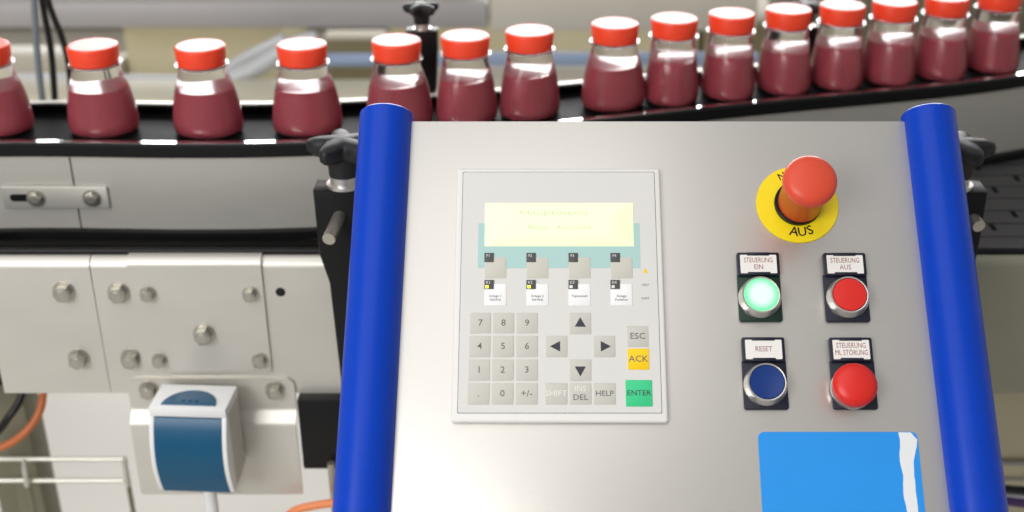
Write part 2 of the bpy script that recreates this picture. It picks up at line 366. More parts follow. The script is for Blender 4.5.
# --- push buttons
def button(cpx, plate, base, lines, kind, label):
    """plate/base are pixel rectangles; cpx is the bezel centre"""
    bx, by = cpx
    ox, oy = pp(bx, by, 0.006)
    x0, x1, y0, y1 = prect(*base, 0.002); px0, px1, py0, py1 = prect(*plate, 0.004)
    b = B(); add_prism(b, rrect(x0-ox, x1-ox, y0-oy, py0-oy+0.002, 0.0018, 4), 0, 0.0022, 0, 0.0004)
    o = obj('push_button', b, [GRNB if kind == 'green' else NAVY], panel, loc=(ox, oy, 0), label=label)
    b = B(); add_prism(b, rrect(px0-ox, px1-ox, py0-oy, py1-oy, 0.0013, 4), 0, 0.0042, 0, 0.0005)
    w = 0.0022
    add_prism(b, rrect(px0-ox+w, px1-ox-w, py0-oy+w*0.7, py1-oy-w*0.9, 0.0006, 3), 0.004, 0.0044, 1)
    mx = (px0+px1)/2-ox; add_box(b, mx-0.008, mx+0.008, py0-oy+0.0002, py0-oy+0.0024, 0.004, 0.0050, 0, 0.0003); add_box(b, mx-0.008, mx+0.008, py1-oy-0.0026, py1-oy-0.0002, 0.004, 0.0050, 0, 0.0003)
    cy = (py0+py1)/2-oy
    n = len(lines)
    for k, s in enumerate(lines):
        add_text(b, s, mx, cy+(0.0026*(1-2*k) if n > 1 else 0), 0.0044, 0.0037, 2, sx=0.70 if len(s) > 6 else 0.85)
    obj('nameplate', b, [NAVY, LABELW, INKR], o, label='white nameplate in a dark holder')
    if kind == 'mush':
        b = B(); add_lathe(b, [(0, 0.002), (0.0150, 0.002), (0.0150, 0.005), (0.0105, 0.0055), (0.0105, 0.009), (0, 0.009)], 64); obj('bezel', b, ALU, o)
        b = B(); add_lathe(b, [(0, 0.0085), (0.0128, 0.0087), (0.0150, 0.010), (0.0156, 0.012), (0.0150, 0.0142), (0.0125, 0.0163), (0.0085, 0.0176), (0.004, 0.0182), (0, 0.0184)], 64); obj('button_cap', b, REDC, o, label='domed red button cap')
    else:
        b = B(); add_lathe(b, [(0, 0.002), (0.0148, 0.002), (0.0153, 0.0035), (0.0150, 0.0055), (0.0140, 0.0085), (0.0136, 0.0112), (0.0130, 0.0118), (0.0124, 0.0116), (0.0122, 0.0095), (0, 0.0095)], 64); obj('bezel', b, ALU, o, label='silver bezel ring')
        z = 0.0095
        cm = {'green': LAMPG, 'red': REDC, 'blue': BLUEC}[kind]
        b = B(); add_lathe(b, [(0, z-0.0005), (0.0121, z-0.0005), (0.0121, 0.0112), (0.0116, 0.0122), (0.0085, 0.0125 if kind != 'blue' else 0.0117), (0.004, 0.0127 if kind != 'blue' else 0.0113), (0, 0.0128 if kind != 'blue' else 0.0112)], 64)
        obj('button_cap', b, cm, o, label={'green': 'lit green lens', 'red': 'flat red button cap', 'blue': 'blue button cap'}[kind])
    return o
button((760.2, 296.9), (737.2, 252.4, 779.7, 275.4), (738.2, 275, 781.5, 321.4), ['STEUERUNG', 'EIN'], 'green', 'lit green push button under the STEUERUNG EIN nameplate')
button((848.2, 296.9), (823.9, 252.8, 866.2, 275.6), (824.5, 275, 868.6, 321.8), ['STEUERUNG', 'AUS'], 'red', 'flat red push button under the STEUERUNG AUS nameplate')
button((766.0, 384), (742.2, 337.2, 785.0, 361.4), (743, 361, 787.6, 409.4), ['RESET'], 'blue', 'blue push button under the RESET nameplate')
button((853.0, 387.2), (829.8, 337.4, 872.6, 361.4), (831.4, 361, 876.2, 409.4), ['STEUERUNG', 'ML STÖRUNG'], 'mush', 'domed red push button under the ML STÖRUNG nameplate')

# --- blue sticker with the worn white edge
b = B(); A = pp(757.8, 432); Bq = pp(917.5, 431.6); x0 = (A[0]+pp(762, 512)[0])/2; x1 = (Bq[0]+pp(924.5, 512)[0])/2
yt = A[1]; yb = yt-0.125
xw = pp(898, 436)[0]
add_prism(b, rrect(x0, x1, yb, yt, 0.0045, 5), 0.0, 0.0004, 0)
# worn strip: paper showing through, ragged outline
L_, R_ = [], []
for k in range(25):
    f = k/24; y = yt-0.0004-f*(yt-yb-0.004)
    L_.append((xw + 0.0006*math.sin(k*1.3)+0.0006*random.random(), y))
    R_.append((x1 - 0.0005 - min(0.0042, max(0.0, (f-0.06)*0.035)) - 0.0004*random.random() - (0.004*max(0, 1-f/0.03) if f < 0.03 else 0), y))
vs = [(p, q) for p, q in zip(L_, R_)]
for (a, c), (d, e) in zip(vs, vs[1:]):
    add_prism(b, [a, d, e, c], 0.0003, 0.0006, 1)
obj('sticker', b, [STICK, STICKW], panel, label='blue sticker with a worn white right edge')

# ------------------------------------------------------------------ bottles and conveyor path
ZB = 0.95; BH = 0.082; ZT = ZB + BH
caps = [(-17, 44.5), (92, 44.3), (199.5, 44.6), (301.5, 44.2), (396, 40.6), (465, 35.0), (529.5, 29.5), (615, 22.2), (674.5, 17.8), (732, 13.4), (789, 9.2), (843, 5.0), (895.5, 0.4), (948, -4.2), (1001, -8.8)]
raw = [atZ(x, y, ZT) for x, y in caps]
co = np.polyfit([p.x for p in raw], [p.y for p in raw], 5)
XA, XB = -0.50, 0.47
def PY(x):
    xc = min(max(x, XA), XB)
    return float(np.polyval(co, xc) + np.polyval(np.polyder(co), xc)*(x-xc))
def tangent(x): d = (PY(x+0.002)-PY(x-0.002))/0.004; v = Vector((1, d, 0)); return v.normalized()
def off(x, o):
    t = tangent(x); n = Vector((-t.y, t.x, 0)); return Vector((x, PY(x), 0)) + n*o
def ribbon(bm, xs, sec, mi=0):
    """sec: closed list of (offset, z) swept along the path"""
    t = bmesh.new(); rings = []
    for x in xs:
        tg = tangent(x); n = Vector((-tg.y, tg.x, 0)); p = Vector((x, PY(x), 0))
        rings.append([t.verts.new(p + n*o + Vector((0, 0, z))) for o, z in sec])
    m = len(sec)
    for a, c in zip(rings, rings[1:]):
        for k in range(m): t.faces.new((a[k], a[(k+1) % m], c[(k+1) % m], c[k]))
    t.faces.new(list(reversed(rings[0]))); t.faces.new(rings[-1])
    bmesh.ops.recalc_face_normals(t, faces=t.faces); merge(bm, t, mi)
def xr(a, c, n=60): return [a+(c-a)*k/n for k in range(n+1)]
print('path', [round(PY(x), 3) for x in (-0.6, -0.4, -0.2, 0, 0.2, 0.4, 0.6)])

conv = thing('bottle_conveyor', 'curved steel conveyor with a black edge carrying the red-capped bottles', 'conveyor', (0, 1.2, 0))
def cobj(name, b, m, label=None, parent=None):
    o = obj(name, b, m, parent or conv, label=label)
    if parent is None: o.location = (0, -1.2, 0)
    return o
FXL, FXR = -0.75, 0.80
b = B(); ribbon(b, xr(FXL, FXR, 80), [(-0.034, ZB-0.006), (-0.034, ZB), (0.046, ZB), (0.046, ZB-0.006)]); cobj('belt', b, BLKG, 'glossy black belt')
b = B(); ribbon(b, xr(FXL, FXR, 80), [(-0.040, ZB-0.0015), (-0.040, ZB+0.0026), (-0.0332, ZB+0.0026), (-0.0332, ZB-0.0015)]); cobj('wear_strip', b, STRIP, 'polished steel strip')
b = B(); ribbon(b, xr(FXL, FXR, 80), [(-0.0425, ZB-0.0105), (-0.0425, ZB+0.0006), (-0.0401, ZB+0.0022), (-0.0401, ZB-0.0012), (-0.034, ZB-0.0015), (-0.034, ZB-0.0105)]); cobj('edge_rail', b, BLK, 'black edge rail')
b = B(); ribbon(b, xr(FXL, FXR, 80), [(0.046, ZB-0.01), (0.046, ZB+0.006), (0.0475, ZB+0.0075), (0.051, ZB+0.0075), (0.051, ZB-0.01)]); cobj('back_rail', b, BLKG)
b = B(); ribbon(b, xr(FXL, FXR, 80), [(0.0512, ZB-0.02), (0.0512, ZB+0.0080), (0.060, ZB+0.0080), (0.060, ZB-0.02)]); cobj('back_strip', b, STEELW, 'pale steel strip behind the bottles')
ZS0 = 0.8680
b = B(); ribbon(b, xr(FXL, FXR, 70), [(-0.046, 0.8585), (-0.046, 0.8665), (-0.0440, 0.8678), (-0.0385, 0.8678), (-0.0385, 0.8585)]); cobj('lower_lip', b, BLK, 'black lip under the side panel')
seamx = atY(67, 160, 1.09).x
for a, c in ((FXL, seamx-0.0008), (seamx+0.0008, FXR)):
    b = B(); ribbon(b, xr(a, c, 70), [(-0.0405, ZS0), (-0.0405, ZB-0.0105), (-0.0385, ZB-0.0105), (-0.0385, ZS0)]); cobj('side_panel', b, STEEL)
b = B(); ribbon(b, xr(FXL, FXR, 60), [(-0.0385, ZS0+0.004), (-0.0385, ZB-0.0105), (0.0505, ZB-0.0105), (0.0505, ZS0+0.004)]); cobj('inner_frame', b, BLK)
# joint plate across the seam
def hexbolt(parent, x, y, z, r, h=0.0045, washer=True, name='bolt', rot=0.3):
    b = B(); Mr = Matrix.Translation((x, y, z)) @ Matrix.Rotation(PI/2, 4, 'X') @ Matrix.Rotation(rot, 4, 'Z')
    if washer: add_lathe(b, [(0, 0), (r*1.28, 0), (r*1.28, 0.001), (0, 0.001)], 32, 0, Mr)
    pts = [(r*math.cos(PI/3*k), r*math.sin(PI/3*k)) for k in range(6)]
    add_prism(b, pts, 0.0008, h, 0, 0.0005, Mr)
    add_lathe(b, [(0, h), (r*0.6, h), (r*0.55, h+0.0003), (0, h+0.0003)], 24, 0, Mr)
    return obj(name, b, BOLT, parent)
ax = seamx + 0.0
def front_y(x): return off(x, -0.0405).y
pY = min(front_y(-0.5), front_y(-0.4)); pL, pR = atY(3, 196, pY).x, atY(109, 196, pY).x
zc = atY(60, 196.5, pY).z; hh = 0.0108; yb_ = min(front_y(pL), front_y(pR))
b = B(); t = bmesh.new()
pts = rrect(pL, pR, zc-hh, zc+hh, 0.0012, 3)
sl = atY(33, 196, 1.086); sw = 0.0035
add_prism(b, pts, 0, 0.0028, 0, 0.0005, Matrix.Translation((0, yb_-0.0002, 0)) @ Matrix.Rotation(PI/2, 4, 'X'))
sx0, sx1 = atY(11, 196, pY).x, atY(32, 196, pY).x
add_prism(b, rrect(sx0, sx1, zc-0.0036, zc+0.0036, 0.0035, 6), 0.0028, 0.0030, 1, 0, Matrix.Translation((0, yb_-0.0002, 0)) @ Matrix.Rotation(PI/2, 4, 'X'))
jp = cobj('joint_plate', b, [STEEL, BLK], 'slotted steel joint plate')
for px in (36, 92): hexbolt(jp, atY(px, 198, pY-0.003).x, yb_-0.003, zc-0.0003, 0.0066)

# bottles
def bottle_proto():
    root = thing('juice_bottle', '', 'bottle', group='red-capped juice bottles on the conveyor')
    b = B(); SX, SY = 1.05, 0.875
    outer = [(0, 0.0018), (0.018, 0.0010), (0.0262, 0.0002), (0.0292, 0.0018), (0.0304, 0.0045), (0.0308, 0.0090), (0.0303, 0.016), (0.0294, 0.024), (0.0281, 0.032), (0.0265, 0.040), (0.0246, 0.047), (0.0230, 0.0525), (0.0219, 0.0565), (0.0212, 0.060), (0.0207, 0.0635)]
    t = bmesh.new(); n = 56; rings = []
    def fx(z):  # oval below, round at the neck
        k = max(0, min(1, (0.060-z)/0.022)); return 1+(SX-1)*k, 1+(SY-1)*k
    def loft(prof, mi):
        t = bmesh.new(); rings = []
        for r, z in prof:
            ax_, ay_ = fx(z)
            rings.append([t.verts.new((max(r, 1e-5)*ax_*math.cos(2*PI*k/n), max(r, 1e-5)*ay_*math.sin(2*PI*k/n), z)) for k in range(n)])
        for a, c in zip(rings, rings[1:]):
            for k in range(n): t.faces.new((a[k], a[(k+1) % n], c[(k+1) % n], c[k]))
        t.faces.new(list(reversed(rings[0]))); t.faces.new(rings[-1])
        bmesh.ops.recalc_face_normals(t, faces=t.faces); return t
    merge(b, loft(outer, 0)); obj('clear_body', b, GLASS, root, label='clear plastic bottle wall')
    inner = [(max(r-0.0007, 0), z+0.0010) for r, z in outer if z < 0.041] + [(0.0256, 0.0418), (0.0246, 0.0425)]
    b = B(); merge(b, loft(inner, 0)); obj('juice', b, JUICE, root, label='dark pink-red juice')
    b = B(); add_lathe(b, [(0.0, 0.0632), (0.0205, 0.0632), (0.0240, 0.0638), (0.0242, 0.0646), (0.0205, 0.0652), (0, 0.0652)], 56); obj('neck_ring', b, GLASS, root, label='clear neck ring')
    prof = [(0, 0.0655), (0.0215, 0.0655), (0.0216, 0.0658), (0.0217, 0.0683), (0.0214, 0.0686), (0.0214, 0.0690), (0.0220, 0.0694), (0.0228, 0.0798), (0.0224, 0.0812), (0.0215, 0.0819), (0.0205, 0.0820), (0.0200, 0.0820), (0.0190, 0.0820), (0.006, 0.0820), (0, 0.0820)]
    b = B(); add_lathe(b, prof, 120, 0, None, rad=None); obj('cap', b, CAPR, root, label='red screw cap')
    return root
def copy_tree(o, parent=None):
    c = o.copy(); C.objects.link(c); c.parent = parent
    for ch in [k for k in bpy.data.objects if k.parent == o and k is not c]: copy_tree(ch, c)
    return c
proto = bottle_proto()
ordn = ['cut off by the left edge of the photo', 'below the two hanging black cables, first whole bottle at the left', 'standing apart, second whole bottle from the left', 'standing apart, just left of the star knob and blue tube',
        'partly hidden behind the top of the left blue tube', 'just right of the left blue tube top and the black clamp', 'third right of the left blue tube, before the gap', 'first bottle right of the gap, straight above the keypad corner',
        'second bottle right of the gap in the row', 'third bottle right of the gap in the row', 'straight above the emergency stop button, fourth right of the gap', 'fifth bottle right of the gap, behind the emergency stop side', 'just left above the right blue tube, sixth right of the gap',
        'above the right blue tube top, second from the right end', 'last at the right edge of the photo']
yaw = [0, 2, -4, 3, 20, 40, 34, 8, 62, 80, 86, 84, 86, 86, 84]
for i, p in enumerate(raw):
    o = proto if i == 0 else copy_tree(proto)
    # keep the pixel's column while snapping to the fitted path
    X = p.x; 
    for _ in range(3):
        q = Vector((X, PY(X), ZT)) - CAM; X = (caps[i][0]-CXP)/FPX*q.dot(FW)
    o.location = (X, PY(X), ZB); o.rotation_euler = (0, 0, math.radians(yaw[i]) + math.atan2(tangent(X).y, tangent(X).x))
    o['label'] = 'red-capped juice bottle ' + ordn[i]
    o['group'] = 'red-capped juice bottles on the conveyor'; o['category'] = 'bottle'

# ------------------------------------------------------------------ machine frame below the conveyor
YF = 1.02
mf = thing('machine_frame', 'pale steel machine frame of bolted plates under the conveyor', 'machine frame', (0, YF, 0))
ZF1 = atY(200, 259, YF).z; ZF0 = atY(60, 393, YF).z
print('frame z', ZF0, ZF1)
XR90 = Matrix.Rotation(PI/2, 4, 'X')
def plate_front(b, x0, x1, z0, z1, y, th, mi=0, flange=0.010):
    """upright plate whose top edge is folded back in a rounded flange"""
    sec = [(0, z0)]
    for k in range(7):
        a = PI/2*k/6; sec.append((flange*(1-math.cos(a)), z1-flange+flange*math.sin(a)))
    sec.append((0.0125, z1)); sec += [(0.0125, z1-th)]
    for k in range(6, -1, -1):
        a = PI/2*k/6; sec.append((th+(flange-th)*(1-math.cos(a)), z1-flange+(flange-th)*math.sin(a)))
    sec.append((th, z0))
    t = bmesh.new(); R = [[t.verts.new((x, y+o, z)) for o, z in sec] for x in (x0, x1)]
    m = len(sec)
    for k in range(m): t.faces.new((R[0][k], R[0][(k+1) % m], R[1][(k+1) % m], R[1][k]))
    t.faces.new(list(reversed(R[0]))); t.faces.new(R[1])
    bmesh.ops.recalc_face_normals(t, faces=t.faces); merge(b, t, mi)
def mobj(name, b, m, parent=None, label=None, smooth=35):
    o = obj(name, b, m, parent or mf, label=label, smooth=smooth)
    if parent is None: o.location = (0, -YF, 0)
    return o
def fx_(px, py): return atY(px, py, YF).x
s1 = fx_(99.5, 325)
xl = fx_(4, 390)
b = B(); plate_front(b, xl, s1-0.0005, ZF0, ZF1, YF, 0.003); mobj('frame_plate', b, STEELW)
b = B(); plate_front(b, s1+0.0005, 0.13, ZF0, ZF1, YF, 0.003)
hp = atY(280.5, 292, YF)
add_lathe(b, [(0, 0), (0.0042, 0), (0.0044, 0.0003), (0, 0.0003)], 32, 1, Matrix.Translation((hp.x, YF+0.00005, hp.z)) @ XR90)
mobj('frame_plate', b, [STEELW, INKB])
b = B(); plate_front(b, 0.131, 0.75, ZF0, ZF1, YF, 0.003); mobj('frame_plate', b, PLATED, label='right frame plate, coloured darker for its shade')
b = B(); add_box(b, -0.75, xl-0.001, YF+0.012, YF+0.05, ZF0, ZF1, 0, 0.002); mobj('end_block', b, BLK)
# overlapping cover plate
c0, c1 = fx_(136, 320), fx_(267, 320); cz0 = atY(200, 373, YF-0.003).z
b = B(); plate_front(b, c0, c1, cz0, ZF1+0.0018, YF-0.0028, 0.0026, 0, 0.0085)
ce = [e for e in b.edges if all(abs(v.co.z-cz0) < 1e-6 for v in e.verts) and abs(e.verts[0].co.x-e.verts[1].co.x) < 1e-6]
bmesh.ops.bevel(b, geom=ce, offset=0.005, segments=5, affect='EDGES', profile=0.5)
cover = mobj('cover_plate', b, STEELW)
YP = YF-0.0031
for (px, py, r, par, yy) in ((63, 293, .0078, mf, YF), (118, 294, .0078, mf, YF), (78, 360, .0078, mf, YF), (130.5, 360, .0078, mf, YF),
                   (203.5, 336, .0078, cover, YP), (147, 295.5, .0058, cover, YP), (249.7, 295.8, .0058, cover, YP), (158.7, 362, .0056, cover, YP), (259.3, 362, .0058, cover, YP)):
    p = atY(px, py, yy-0.003)
    o = hexbolt(par, p.x, yy, p.z, r, 0.0088 if r > .007 else 0.0070, rot=random.random())
    if par is mf: o.location = (0, -YF, 0)
# bracket carrying the sensor
bx0, bx1 = fx_(131, 400), fx_(296.5, 400)
bz1 = atY(200, 378.5, YF-0.003).z; bzA = atY(200, 410, YF-0.003).z; bzB = atY(200, 424, YF-0.01).z; bz0 = atY(200, 494, YF-0.012).z
b = B(); th = 0.003
sec = [(-0.003, bz1), (-0.003, bzA+0.003), (-0.0045, bzA-0.001), (-0.011, bzB+0.003), (-0.0125, bzB-0.001), (-0.0125, bz0)]
sec = sec + [(o+th, z-(0.001 if 0 < i < 5 else 0)) for i, (o, z) in reversed(list(enumerate(sec)))]
t = bmesh.new(); R = [[t.verts.new((x, YF+o-0.0001, z)) for o, z in sec] for x in (bx0, bx1)]
m_ = len(sec)
for k in range(m_): t.faces.new((R[0][k], R[0][(k+1) % m_], R[1][(k+1) % m_], R[1][k]))
t.faces.new(list(reversed(R[0]))); t.faces.new(R[1])
bmesh.ops.recalc_face_normals(t, faces=t.faces)
ce = [e for e in t.edges if all(abs(v.co.z-bz1) < 1e-6 for v in e.verts) and abs(e.verts[0].co.x-e.verts[1].co.x) < 1e-6]
bmesh.ops.bevel(t, geom=ce, offset=0.009, segments=5, affect='EDGES', profile=0.5)
merge(b, t, 0)
brk = mobj('sensor_bracket', b, STEELW, label='bent steel bracket behind the teal sensor', smooth=70)
for px in (148, 274.5):
    p = atY(px, 391.5, YF-0.006); hexbolt(brk, p.x, YF-0.0032, p.z, 0.0072, 0.0075, rot=random.random())
# black block at the right of the bracket, legs and table on top
p0 = atY(299, 396, YF); p1 = atY(352, 462, YF)
b = B(); add_box(b, p0.x, p1.x+0.03, YF-0.012, YF+0.02, p1.z, ZF0+0.0, 0, 0.002); mobj('support_block', b, BLK, label='black support block')
q0 = atY(331, 463, YF-0.02); b = B(); add_tube(b, [q0, q0-Vector((0, 0, 0.05)), q0-Vector((0, 0, 0.1))], 0.0035, 16); mobj('pin', b, BOLT)
# legs
lx1 = atY(33, 450, YF+0.13).x
b = B(); add_box(b, lx1-0.028, lx1, YF+0.13, YF+0.17, 0.0, ZF0+0.02, 0, 0.002); mobj('leg', b, OLIVE)
b = B(); add_box(b, lx1-0.085, lx1-0.045, YF+0.20, YF+0.24, 0.0, ZF0+0.02, 0, 0.002); mobj('leg', b, OLIVE)
b = B(); add_box(b, 0.62, 0.66, YF+0.012, YF+0.05, 0.0, ZF0, 0, 0.002); mobj('leg', b, OLIVE)
TZ = 0.8583
# lower slat table under the bottle conveyor
b = B(); ribbon(b, xr(-0.75, 0.80, 40), [(-0.042, 0.850), (-0.042, TZ), (0.05, TZ), (0.05, 0.850)])
t = bmesh.new(); n_ = 40; P1 = [off(x, -0.0415) for x in xr(-0.75, 0.80, n_)]
for P_a, P_b in zip(P1, P1[1:]):
    add_prism(b, [(P_a.x, YF+0.006), (P_b.x, YF+0.006), (P_b.x, P_b.y), (P_a.x, P_a.y)], 0.850, TZ)
sl_z = TZ
add_tube(b, [(-0.75, YF+0.012, ZF1+0.0015), (0.8, YF+0.012, ZF1+0.0015)], 0.0035, 10, 1)
rnd = random.Random(3)
for r_ in range(9):
    for c_ in range(7):
        x = 0.30 + c_*0.062 + (r_ % 2)*0.03; y = YF+0.035+r_*0.030
        add_box(b, x, x+0.0045, y, y+0.013, sl_z-0.0005, sl_z+0.0004, 2)
    add_box(b, 0.1, 0.8, YF+0.02+r_*0.030, YF+0.0208+r_*0.030, sl_z-0.0005, sl_z+0.0003, 2)
bmesh.ops.translate(b, vec=(0, 0, 0), verts=b.verts)
obj_t = mobj('slat_table', b, [TABLE, BLK, BLKG], label='dark grey slatted lower table')
b = B(); add_box(b, -0.75, 0.16, YF+0.0505, YF+0.068, TZ-0.0002, TZ+0.004, 0, 0.0015); add_box(b, -0.75, 0.16, YF+0.014, YF+0.050, TZ-0.0002, TZ+0.0015, 0, 0.0005); mobj('black_guide', b, BLKG, label='black lower guide strip')

# ------------------------------------------------------------------ teal and white sensor
yfr = YF-0.0126
sxa, sxb = atY(153, 440, yfr-0.045).x, atY(231, 440, yfr-0.045).x
zt_ = atY(200, 411, yfr-0.042).z; zb_ = atY(200, 492, yfr-0.045).z
W = sxb-sxa; Hs = zt_-zb_
ztop = zt_ + 0.001
print('sensor', W, Hs)
sen = thing('sensor_box', 'small box with teal curved front and white rim on the steel bracket', 'sensor', ((sxa+sxb)/2, yfr-0.0018, zb_), (0, 0, math.radians(-3)))
def prof_side(inset=0.0):
    # (y, z) outline seen from the side: flat back, bowed front
    pts = [(-0.0002, 0.006), (-0.0002, Hs+0.001), (-0.037, Hs)]
    for k in range(1, 15):
        f = k/14; pts.append((-0.037-0.0135*math.sin(PI*f*0.88), Hs*(1-f)))
    pts += [(-0.026, 0.0)]
    return pts
def side_prism(b, pts, x0, x1, mi, bev=0.0):
    t = bmesh.new(); f = t.faces.new([t.verts.new((x0, y, z)) for y, z in pts])
    r = bmesh.ops.extrude_face_region(t, geom=[f]); bmesh.ops.translate(t, vec=(x1-x0, 0, 0), verts=[v for v in r['geom'] if isinstance(v, bmesh.types.BMVert)])
    bmesh.ops.recalc_face_normals(t, faces=t.faces)
    if bev: bmesh.ops.bevel(t, geom=list(t.edges), offset=bev, segments=2, affect='EDGES', profile=0.5, clamp_overlap=True)
    merge(b, t, mi)
P_ = prof_side()
b = B(); side_prism(b, [(y*0.86 if y < -0.03 else y, z*0.985) for y, z in P_], -W/2+0.0006, W/2-0.0006, 0); obj('housing', b, BOXG, sen, label='grey sensor body')
b = B()
fr = [(y, z) for y, z in P_ if y <= -0.0369]
for s in (-1, 1):
    xx = sorted((s*W/2, s*(W/2-0.0042)))
    side_prism(b, [(-0.034, Hs+0.0012)] + fr + [(-0.034, 0.001)], xx[0], xx[1], 0, 0.0004)
add_box(b, -W/2, W/2, -0.0400, -0.0002, Hs-0.0070, Hs+0.0022, 0, 0.001)
obj('rim', b, BOXW, sen, label='white rim')
b = B()
side_prism(b, [(-0.036, Hs-0.0072)] + [(y-0.0006, min(z, Hs-0.0078)) for y, z in fr[1:]] + [(-0.036, 0.002)], -W/2+0.0042, W/2-0.0042, 0)
obj('front_cover', b, TEAL, sen, label='teal curved cover')
b = B(); t = bmesh.new()
arc = [(0.0245*math.cos(a), -0.0350+0.0240*math.sin(a)) for a in [PI*k/20 for k in range(21)]]
add_prism(b, arc, Hs+0.0020, Hs+0.0034, 0, 0.0005)
for dx in (-0.006, 0, 0.006): add_box(b, dx-0.0016, dx+0.0016, -0.0300, -0.0275, Hs+0.0032, Hs+0.0042, 0, 0.0003)
obj('top_lens', b, TEAL, sen, label='teal half-round top')
# sensor stem under the box
b = B(); add_tube(b, [(0.004, -0.022, 0.004), (0.004, -0.022, -0.05)], 0.006, 16); obj('stem', b, BOXW, sen)

# ------------------------------------------------------------------ clamps with star knobs
def clamp(loc, sc, label, post, rod, lobes=5, rotk=0.52):
    root = thing('clamp', label, 'clamp', loc, (0, 0, 0), 'star-knob clamps along the conveyor')
    s = sc
    b = B()
    pts = [(-0.020, -0.085*post), (-0.0215, -0.05*min(post, 1)), (-0.0235, 0.0), (0.0235, 0.0), (0.0235, -0.085*post)]
    pts = [(-0.013*s, -0.20*post), (-0.0170*s, -0.08*post), (-0.0235*s, -0.055*post), (-0.0245*s, 0), (0.0245*s, 0), (0.0245*s, -0.055*post), (0.020*s, -0.20*post)]
    add_prism(b, pts, -0.014*s, 0.014*s, 0, 0.0025*s, XR90)
    obj('block', b, BLK, root)
    b = B(); add_lathe(b, [(0, 0), (0.0150*s, 0), (0.0150*s, 0.0025*s), (0.0118*s, 0.0028*s), (0.0115*s, 0.010*s), (0, 0.010*s)], 40); obj('washer', b, ALU, root, label='silver washer and collar')
    b = B(); f = lambda a: 1.10+0.32*math.cos(lobes*(a-rotk))
    neck = [(0, 0.0095), (0.0122, 0.0095), (0.0126, 0.018), (0.0140, 0.0260)]
    add_lathe(b, [(r*s, z*s) for r, z in neck], 60, 0)
    add_lathe(b, [(r*s, z*s) for r, z in [(0.0, 0.0240), (0.0125, 0.0242), (0.0175, 0.0262), (0.0206, 0.0300), (0.0210, 0.0350), (0.0200, 0.0385), (0.0165, 0.0405), (0.009, 0.0415), (0, 0.0418)]], 100, 0, rad=f)
    obj('star_knob', b, KNOB, root, label='black star knob')
    if rod:
        b = B(); a, c = rod; add_tube(b, [Vector(a), Vector(c)], 0.0053, 24); obj('rod', b, BOLT, root, label='steel rod')
    return root
LC = atY(345, 185, 0.985)
clamp((LC.x, 0.985, LC.z), 1.0, 'black star-knob clamp left of the left blue tube, steel rod sticking out', 1.05, ((-0.004, -0.012, -0.022), (-0.0085, -0.046, -0.0275)))
RC = atY(954, 186, 1.0)
clamp((RC.x, 1.0, RC.z), 1.0, 'black star-knob clamp half hidden behind the right blue tube', 0.8, ((0.016, -0.012, -0.024), (0.0175, -0.024, -0.026)), rotk=0.0)
def back_clamp(px, py, dy, label, h):
    p = atY(px, py, 1.5); X = p.x
    for _ in range(5): X = atY(px, py, PY(X)+0.085).x
    Y = PY(X)+0.085; p = atY(px, py, Y)
    root = clamp((X, Y, p.z), 0.62, label, h, None, rotk=0.5)
    b = B(); add_box(b, -0.011, 0.011, -0.008, 0.008, 0.875-p.z, -0.012, 0, 0.001); obj('post', b, BLK, root)
back_clamp(422, 29, 0.0, 'black clamp behind the bottles, above the left blue tube', 0.30)
back_clamp(806, 26, 0.0, 'black clamp mostly hidden behind the fourth and fifth bottle right of the gap', 0.30)

# ------------------------------------------------------------------ cables
def cable(name, P, r, m, label, cat='cable', group=None):
    b = B(); add_tube(b, spline(P, 10), r, 12); o = obj(name, b, m); tag(o, label, cat, group); return o
YC = 1.34
def cp_(px, py, Y=YC): return atY(px, py, Y)
cable('cable', [cp_(30, -60), cp_(34, 0), cp_(37, 50), cp_(43, 103), cp_(48, 150)+Vector((0, 0.01, -0.02))], 0.0034, CABG, 'thin grey cable hanging at the top left corner')
cable('cable', [cp_(36, -60, 1.33), cp_(42, 0, 1.33), cp_(51, 50, 1.33), cp_(55, 103, 1.33), cp_(57, 150, 1.34)], 0.0034, CABB, 'black cable hanging left of the first whole bottle, straight one')
cable('cable', [cp_(38, -60, 1.32), cp_(48, 0, 1.32), cp_(62, 38, 1.32), cp_(70, 75, 1.32), cp_(72, 140, 1.33)], 0.0034, CABB, 'black cable curving down behind the first whole bottle')
cable('cable', [atY(25, 380, 1.12), atY(20, 400, 1.11), atY(8, 418, 1.10), atY(-6, 434, 1.10), atY(-40, 450, 1.1)], 0.0040, CABB, 'black cable under the machine frame at the left edge')
cable('hose', [atY(43, 370, 1.11), atY(43, 395, 1.11), atY(38, 415, 1.10), atY(24, 433, 1.09), atY(4, 446, 1.085), atY(-30, 455, 1.08)], 0.0040, ORANGE, 'orange hose under the machine frame at lower left', 'hose')
cable('hose', [atY(270, 540, .985), atY(290, 514, .985), atY(312, 506, .985), atY(345, 502, .985), atY(400, 500, .985), atY(470, 520, .985)], 0.0040, PEACH, 'orange hose end below the black block by the left blue tube', 'hose')
cable('cable', [atY(880, 470, 1.12), atY(960, 478, 1.10), atY(1000, 488, 1.09), atY(1060, 492, 1.08)], 0.0042, CABB, 'black cable at lower right beside the blue tube')
cable('cable', [atY(880, 480, 1.08), atY(960, 490, 1.06), atY(1000, 500, 1.05), atY(1060, 507, 1.05)], 0.0046, CABP, 'purple cable at lower right beside the blue tube')
cable('cable', [atY(880, 475, 1.12), atY(960, 485, 1.10), atY(1000, 494, 1.09), atY(1060, 498, 1.09)], 0.0036, BGPIPE, 'pale cable between the black and purple cables at lower right')

